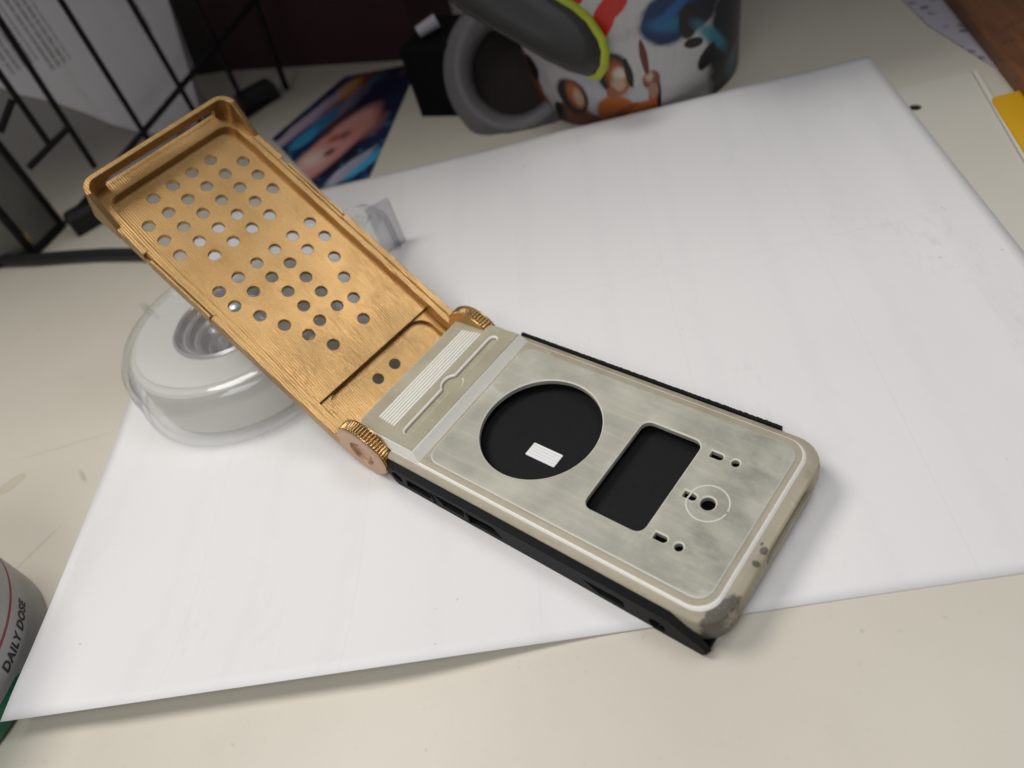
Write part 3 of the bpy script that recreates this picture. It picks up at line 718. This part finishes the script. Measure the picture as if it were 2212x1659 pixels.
# photo card
def photo_card():
    c0 = pix(588, 300, .3); c1 = pix(688, 408, .3); c1b = pix(797, 383, .3); c2 = pix(905, 136, .3); c3 = pix(745, 166, .3)
    b = MB(); lp = [c0, c1, c1b, c2, c3]; b.loft([[Vector((v.x, v.y, .05)) for v in lp], [Vector((v.x, v.y, .55)) for v in lp]], 0, True, True)
    M = NT('photo_print'); v = M.coord('Object'); n = M.noise(v, 60, 4, .7); n2 = M.noise(v, 140, 3, .6)
    c = M.mix(M.rng(n, .35, .65), (.010, .014, .040), (.016, .03, .085))
    c = M.mix(M.rng(n2, .60, .66, 0, .6), c, (.05, .22, .42))
    wob = M.rng(n, 0, 1, -.5, .5)
    def bl(x, y, rx, ry, rot, col, soft=.25, a=1.0, wb=True):
        nonlocal c
        p = pix(x, y, .3); c = M.mix(M.math('MULTIPLY', mask_blob(M, v, p.x*S, p.y*S, rx*S, ry*S, rot, soft, wob if wb else None), a), c, col)
    tilt = math.radians(58)
    bl(770, 208, 14, 30, tilt-1.57, (.20, .05, .02)); bl(748, 196, 5, 12, tilt-1.57, (.45, .22, .03)); bl(793, 213, 9, 14, .2, (.42, .36, .42)); bl(757, 222, 22, 4, tilt, (.25, .20, .26))
    bl(827, 178, 6, 9, .3, (.05, .30, .50)); bl(680, 250, 28, 4, tilt, (.32, .24, .34)); bl(645, 275, 20, 3.5, tilt, (.42, .34, .42)); bl(690, 272, 20, 4.5, tilt, (.03, .17, .34)); bl(658, 300, 9, 5, tilt, (.04, .24, .45))
    bl(862, 160, 3.5, 8, -.6, (.5, .2, .2)); bl(820, 200, 14, 40, .15-.6, (.008, .010, .035), .5)
    bl(722, 318, 38, 13.5, tilt, (.008, .008, .018), .2)
    bl(718, 316, 34, 10.5, tilt, (.55, .25, .22), .18, 1, False); bl(672, 346, 7, 6, tilt, (.70, .52, .46), .6, .8)
    bl(748, 291, 3.6, 2.6, tilt, (.08, .02, .02), .5, .9); bl(707, 290, 3, 2, tilt, (.14, .05, .05), .5, .8); bl(722, 300, 3.4, 2.4, tilt, (.38, .07, .05), .5, .9); bl(712, 330, 3, 2, tilt, (.12, .03, .03), .5, .9)
    bl(790, 275, 10, 7, tilt, (.50, .20, .16), .5, .7)
    bl(745, 372, 14, 4, tilt-.1, (.40, .38, .48)); bl(800, 345, 16, 3, tilt-.15, (.05, .32, .55)); bl(765, 358, 16, 2.5, tilt-.1, (.30, .32, .42))
    M.base(c); M.set(Roughness=.35)
    tag(b.build('photo_card', M.m, None, 0), 'glossy dark blue picture card with a pink face lying on the desk by the lid', 'picture card')
photo_card()

# headset: grey ear cushion, dark cloth inside, lime edged band
def headset():
    off = Vector((125, 262, 0)); root = empty('headset', off); tag(root, 'grey headset with a round ear cushion and lime green edged band beside the cup', 'headset')
    C = pixplane(1108, 148, (140, 232, 0), Vector((.25, -1, .35))) ; n = (Vector((-.10, -1, .62))).normalized()
    x = Vector((0, 0, 1)).cross(n).normalized(); y = n.cross(x)
    def tor(R, prof, m=56): # prof: (dr, dn)
        return [[C-off+(x*math.cos(2*PI*k/m)*(R+dr)+y*math.sin(2*PI*k/m)*(R+dr)*1.02)+n*dn for k in range(m)] for dr, dn in prof]
    b = MB(); R = 26.0
    b.loft(tor(R, [(-8, -7), (-8.2, -1), (-6.6, 2.2), (-3.6, 3.6), (-1, 3.4), (-.4, 2.6), (1.5, 2.3), (3.6, 0), (4.4, -4), (4.2, -16), (-2, -18)]), 0)
    b.build('ear_cushion', simple('grey_cushion', (.125, .12, .125), .45, 0, 60, .08), root, 60)
    b = MB(); b.loft(tor(R, [(-7.9, -5), (-18, -6), (-25.9, -6.2)]), 0); b.build('cloth_cover', simple('dark_cloth', (.020, .014, .014), .95, 0, 700, .5, .4), root, 60)
    # band: flattened tongue reaching in front of the cup
    p0 = Vector((150, 186, 0)); nn = Vector((-.15, -1, .45)).normalized()
    P = lambda a, c, dd=0.: pixplane(a, c, p0, nn)+nn*dd-off
    out = [(900, -90), (950, -14), (1000, 28), (1060, 62), (1120, 96), (1180, 132), (1230, 156), (1268, 166), (1288, 163), (1300, 143), (1302, 112), (1294, 86), (1268, 46), (1240, 20), (1205, -2), (1150, -40), (1080, -100)]
    cx_, cy_ = 1140, 40
    ins = lambda f: [(cx_+(a-cx_)*f, cy_+(c-cy_)*f) for a, c in out]
    b = MB(); b.loft([[P(a, c, -7) for a, c in ins(.97)], [P(a, c, -3) for a, c in out], [P(a, c, 0) for a, c in ins(.985)], [P(a, c, 1.8) for a, c in ins(.92)], [P(a, c, 2.6) for a, c in ins(.75)], [P(a, c, 2.4) for a, c in ins(.3)]], 0, True, True)
    bd_ = b.build('band', simple('charcoal_plastic', (.026, .025, .024), .42, 0, 200, .1), root, 60)
    edge = out[7:16]; b = MB()
    b.tube([P(a+2, c, -1.5) for a, c in edge], [1.0]+[2.1]*5+[2.6, 3.0, 3.2], 8); b.build('lime_edge', simple('lime_plastic', (.36, .42, .03), .4), bd_, 60)
headset()

# tapered cup with a printed wrap
def cup():
    cx, cy = 194.0, 248.0; R0, R1, Ht = 42.5, 56.5, 165.0
    root = empty('printed_cup', (cx, cy, 0)); tag(root, 'tapered pale cup with orange, red and blue comic style print behind the paper', 'cup')
    b = MB(); n = 96; prof = [(R0-2, .2), (R0, 1.5)]+[(R0+(R1-R0)*k/12, 1.5+(Ht-1.5)*k/12) for k in range(1, 13)]+[(R1-1.5, Ht), (R0-2, 4), (.5, 4)]
    b.lathe(prof, n)
    M = NT('cup_print'); v = M.coord('UV'); nz = M.noise(v, 45, 4, .7)
    wob = M.rng(M.noise(v, 150, 3, .6), 0, 1, -.18, .18)
    st = M.wave(M.coord('UV', rot=(0, 0, .1)), 95, 3, 2, 3, 'X'); st2 = M.wave(M.coord('UV', rot=(0, 0, .25)), 14, 6, 2, 3, 'Y')
    c = M.mix(M.rng(M.math('MULTIPLY', st, M.rng(nz, .4, .6)), .45, .9, 0, .28), (.50, .49, .49), (.30, .30, .31))
    c = M.mix(M.rng(st2, .88, .97, 0, .25), c, (.34, .34, .36))
    def ray(px, py):
        d = RX*((px-1106)/1719.01)+RY*((py-829.5)/1719.01)+RZ; k = (R1-R0)/Ht
        best = None; t = 100.
        while t < 700:
            p = CAM+d*t; r = math.hypot(p.x-cx, p.y-cy)
            if r <= R0+k*p.z: best = p; break
            t += .5
        if best is None: return None
        return math.atan2(best.x-cx, -(best.y-cy))*42, best.z
    def bl(px, py, wpx, hpx, rot, col, soft=.10, a=1., wb=True):
        nonlocal c
        q = ray(px, py)
        if q is None: return
        u, z = q; sc = .208; cs = max(.35, math.cos(u/42))
        c = M.mix(M.math('MULTIPLY', mask_blob(M, v, u*S, z*S, wpx*sc/cs*S, hpx*sc*1.15*S, rot, soft, wob if wb else None), a), c, col)
    org, brn, blk, skin = (.42, .12, .03), (.13, .035, .02), (.012, .010, .010), (.50, .36, .26)
    # lighter plain ground low down
    bl(1270, 200, 40, 40, 0, (.50, .50, .56), .6, .6)
    # left crowd
    bl(1150, 170, 16, 60, .25, (.16, .06, .035)); bl(1148, 145, 10, 22, .4, blk); bl(1185, 250, 16, 60, .2, (.22, .07, .04)); bl(1163, 215, 8, 22, .2, (.02, .018, .018)); bl(1190, 250, 4, 18, .2, (.45, .42, .45)); bl(1135, 150, 3, 30, .3, (.50, .48, .52))
    # middle figure
    bl(1240, 258, 36, 34, .1, (.20, .055, .035)); bl(1288, 268, 24, 18, -.3, (.17, .045, .03)); bl(1236, 208, 25, 34, .1, blk); bl(1242, 204, 13, 24, .1, org, .3); bl(1249, 211, 8, 16, .1, skin, .3)
    bl(1212, 240, 10, 18, 0, blk)
    # orange jacket figure
    bl(1330, 238, 34, 26, -.2, org); bl(1375, 238, 36, 12, .25, org); bl(1335, 260, 30, 10, .2, blk); bl(1355, 235, 22, 5, .4, (.30, .08, .03)); bl(1412, 222, 9, 30, 0, org); bl(1424, 205, 4, 28, -.05, blk)
    bl(1327, 162, 28, 36, .1, blk); bl(1333, 170, 17, 30, .15, org, .3); bl(1337, 160, 11, 11, 0, (.62, .56, .46), .35); bl(1336, 182, 12, 12, 0, skin, .3); bl(1322, 200, 10, 10, 0, (.34, .12, .05))
    bl(1358, 158, 6, 26, .1, blk)
    # raised hand
    bl(1407, 172, 15, 16, 0, (.20, .07, .045)); bl(1402, 165, 7, 9, 0, skin, .4); bl(1411, 195, 9, 14, 0, (.36, .2, .13)); bl(1391, 125, 6, 30, .08, brn)
    # red splash
    bl(1302, 45, 16, 42, -.45, (.52, .025, .015)); bl(1330, 12, 14, 22, -.7, (.52, .03, .02)); bl(1286, 72, 14, 12, .2, (.50, .02, .012)); bl(1240, 0, 12, 8, 0, (.45, .03, .02))
    # dark blue figure on the right
    bl(1578, 90, 40, 150, 0, (.010, .012, .020), .15); bl(1510, 20, 36, 30, .2, (.012, .014, .024)); bl(1448, 40, 48, 40, -.35, (.010, .028, .09)); bl(1440, 52, 30, 12, -.3, (.02, .14, .30), .4, .8); bl(1462, 14, 28, 8, .5, (.02, .12, .34), .4, .7); bl(1488, 45, 18, 28, 0, blk)
    bl(1540, 78, 9, 50, .75, (.03, .20, .26), .4, .9); bl(1580, 140, 12, 24, -.4, (.03, .14, .20), .4, .8); bl(1528, 122, 14, 22, -.75, blk); bl(1500, 92, 18, 8, -.3, blk)
    M.base(c); M.set(Roughness=.3)
    M.b.inputs['Specular IOR Level'].default_value = .3
    body = b.build('cup_wall', M.m, root, 60)
    setuv(body, lambda co: (math.atan2(co.x, -co.y)*42*S, co.z))
# the lathe is centred on the empty
    return root
cup()

# ------------------------------------------------------------------ right edge: wooden ruler, paper strip, yellow block
def ruler():
    A = pix(2062, -6, 6); B_ = pix(2230, 198, 6); d = (B_-A).normalized(); q = Vector((d.y, -d.x, 0))
    if q.x < 0: q = -q
    root = empty('wooden_board', (A.x, A.y, 0)); tag(root, 'worn brown wooden board at the top right corner of the desk', 'board')
    b = MB(); lp = [-d*120, d*200, d*200+q*60, -d*120+q*60]; lp = [Vector((v.x, v.y, 0)) for v in lp]
    b.loft([lp, [v+Vector((0, 0, 5.4)) for v in lp], [v+Vector((0, 0, 6))+(q*.6 if i in (0, 1) else -q*.6) for i, v in enumerate(lp)]], 0, True, True)
    M = NT('worn_wood'); v = M.coord('Object', (30, 30, 30)); n = M.noise(v, 3, 6, .7, .6); n2 = M.noise(M.coord('Object', (160, 30, 60), (0, 0, -.3)), 1., 5, .7)
    c = M.mix(M.rng(n2, .3, .7), (.10, .036, .012), (.23, .088, .026)); c = M.mix(M.rng(n, .58, .7, 0, .7), c, (.035, .018, .010)); M.base(c); M.set(Roughness=.5)
    b.build('board', M.m, root, 30)
    # strip of pale plastic with printed marks beside it
    A2 = [pix(1925, -25, .3), pix(2005, 55, .3), pix(2190, 172, .3), pix(2150, 110, .3), pix(2040, -25, .3)]
    b = MB(); b.loft([[Vector((p.x, p.y, .0)) for p in A2], [Vector((p.x, p.y, .5)) for p in A2]], 0, True, True)
    M = NT('speckled_strip'); v = M.coord(); vo = M.n('ShaderNodeTexVoronoi'); vo.inputs['Scale'].default_value = 150; vo.inputs['Randomness'].default_value = .6; M.l(v, vo.inputs['Vector'])
    nn = M.noise(v, 90, 3); c = M.mix(nn, (.40, .385, .42), (.46, .44, .48)); c = M.mix(M.math('MULTIPLY', M.rng(vo.outputs['Distance'], .34, .22, 0, .8), M.rng(nn, .42, .5)), c, (.14, .12, .14)); M.base(c); M.set(Roughness=.6)
    tag(b.build('printed_strip', M.m, None, 0), 'pale strip with dark smudged marks beside the brown wooden board', 'card strip')
ruler()
b = MB(); lp = [pix(2138, 210, 2), pix(2260, 178, 2), pix(2330, 330, 2), pix(2240, 372, 2)]
lp2 = rrect(0, 1, 0, 1, .08, 4); bil = lambda s, t: lp[0].lerp(lp[1], s).lerp(lp[3].lerp(lp[2], s), t)
pts = [bil(s, t) for s, t in lp2]; cen = sum(pts, Vector())/len(pts)
b.loft([[Vector((p.x, p.y, 0)) for p in pts], [Vector((p.x, p.y, 1.6)) for p in pts], [Vector((p.x, p.y, 2))+(Vector((cen.x, cen.y, 2))-Vector((p.x, p.y, 2)))*.03 for p in pts]], 0, True, True)
tag(b.build('sticky_note_pad', simple('yellow_pad', (.66, .36, .004), .5, 0, 20, .05), None, 40), 'bright yellow pad cut off by the right edge of the picture', 'note pad')

# ------------------------------------------------------------------ tub at the left edge
def tub():
    cx, cy, R, Ht = -32.0, 10.0, 38.5, 40
    root = empty('label_tub', (cx, cy, 0)); tag(root, 'grey tub reading daily dose with red stripe and green base at the left edge', 'tub')
    b = MB(); b.lathe([(R-1.5, .1), (R, 1.2), (R, Ht), (R-2, Ht+1.5)], 128, 0, (0, 0), True, True)
    M = NT('tub_green'); n = M.noise(M.coord(), 500, 4); M.base(M.mix(n, (.006, .10, .05), (.01, .20, .10))); M.set(Roughness=.4)
    b.build('wall', simple('tub_grey', (.30, .297, .288), .38, 0, 30, .04), root, 50)
    aa = [math.radians(-100+103*k/60) for k in range(61)]
    b = MB(); b.loft([[((R+.06)*math.cos(a), (R+.06)*math.sin(a), z if z < 3 else 7.4+1.2*ss(-.2, -1.5, a)-4.2*max(0, min(1, 1-(.05-a)/.14))**2) for a in aa] for z in (1.3, 6)], 0, close=False)
    b.build('green_band', M.m, root, 60)
    b = MB(); zs = lambda a: 27.0
    b.loft([[((R+.05)*math.cos(a), (R+.05)*math.sin(a), z) for a in [2*PI*k/96 for k in range(96)]] for z in (14.9, 15.7)], 0); b.build('red_stripe', simple('dark_red', (.22, .012, .016), .5), root, 60)
    cu = bpy.data.curves.new('txt', 'FONT'); cu.body = 'DAILY DOSE'; cu.size = 2.8; cu.offset = .13; cu.shear = .18; cu.space_character = 1.12; cu.fill_mode = 'FRONT'
    o = bpy.data.objects.new('txt', cu); COL.objects.link(o); me = bpy.data.meshes.new_from_object(o.evaluated_get(bpy.context.evaluated_depsgraph_get()))
    bpy.data.objects.remove(o); bm = bmesh.new(); bm.from_mesh(me)
    bmesh.ops.subdivide_edges(bm, edges=[e for e in bm.edges if e.calc_length() > .8], cuts=2)
    bmesh.ops.triangulate(bm, faces=bm.faces)
    a0 = math.radians(-4); k = 20.5/max(v.co.x for v in bm.verts)
    for v in bm.verts:
        a = a0+v.co.x*k/R; v.co = Vector(((R+.08)*math.cos(a), (R+.08)*math.sin(a), 9.9+v.co.y*k))*S
    me2 = bpy.data.meshes.new('lettering'); bm.to_mesh(me2); bm.free(); me2.materials.append(simple('ink', (.008, .008, .008), .5)); link('lettering', me2, root)
tub()
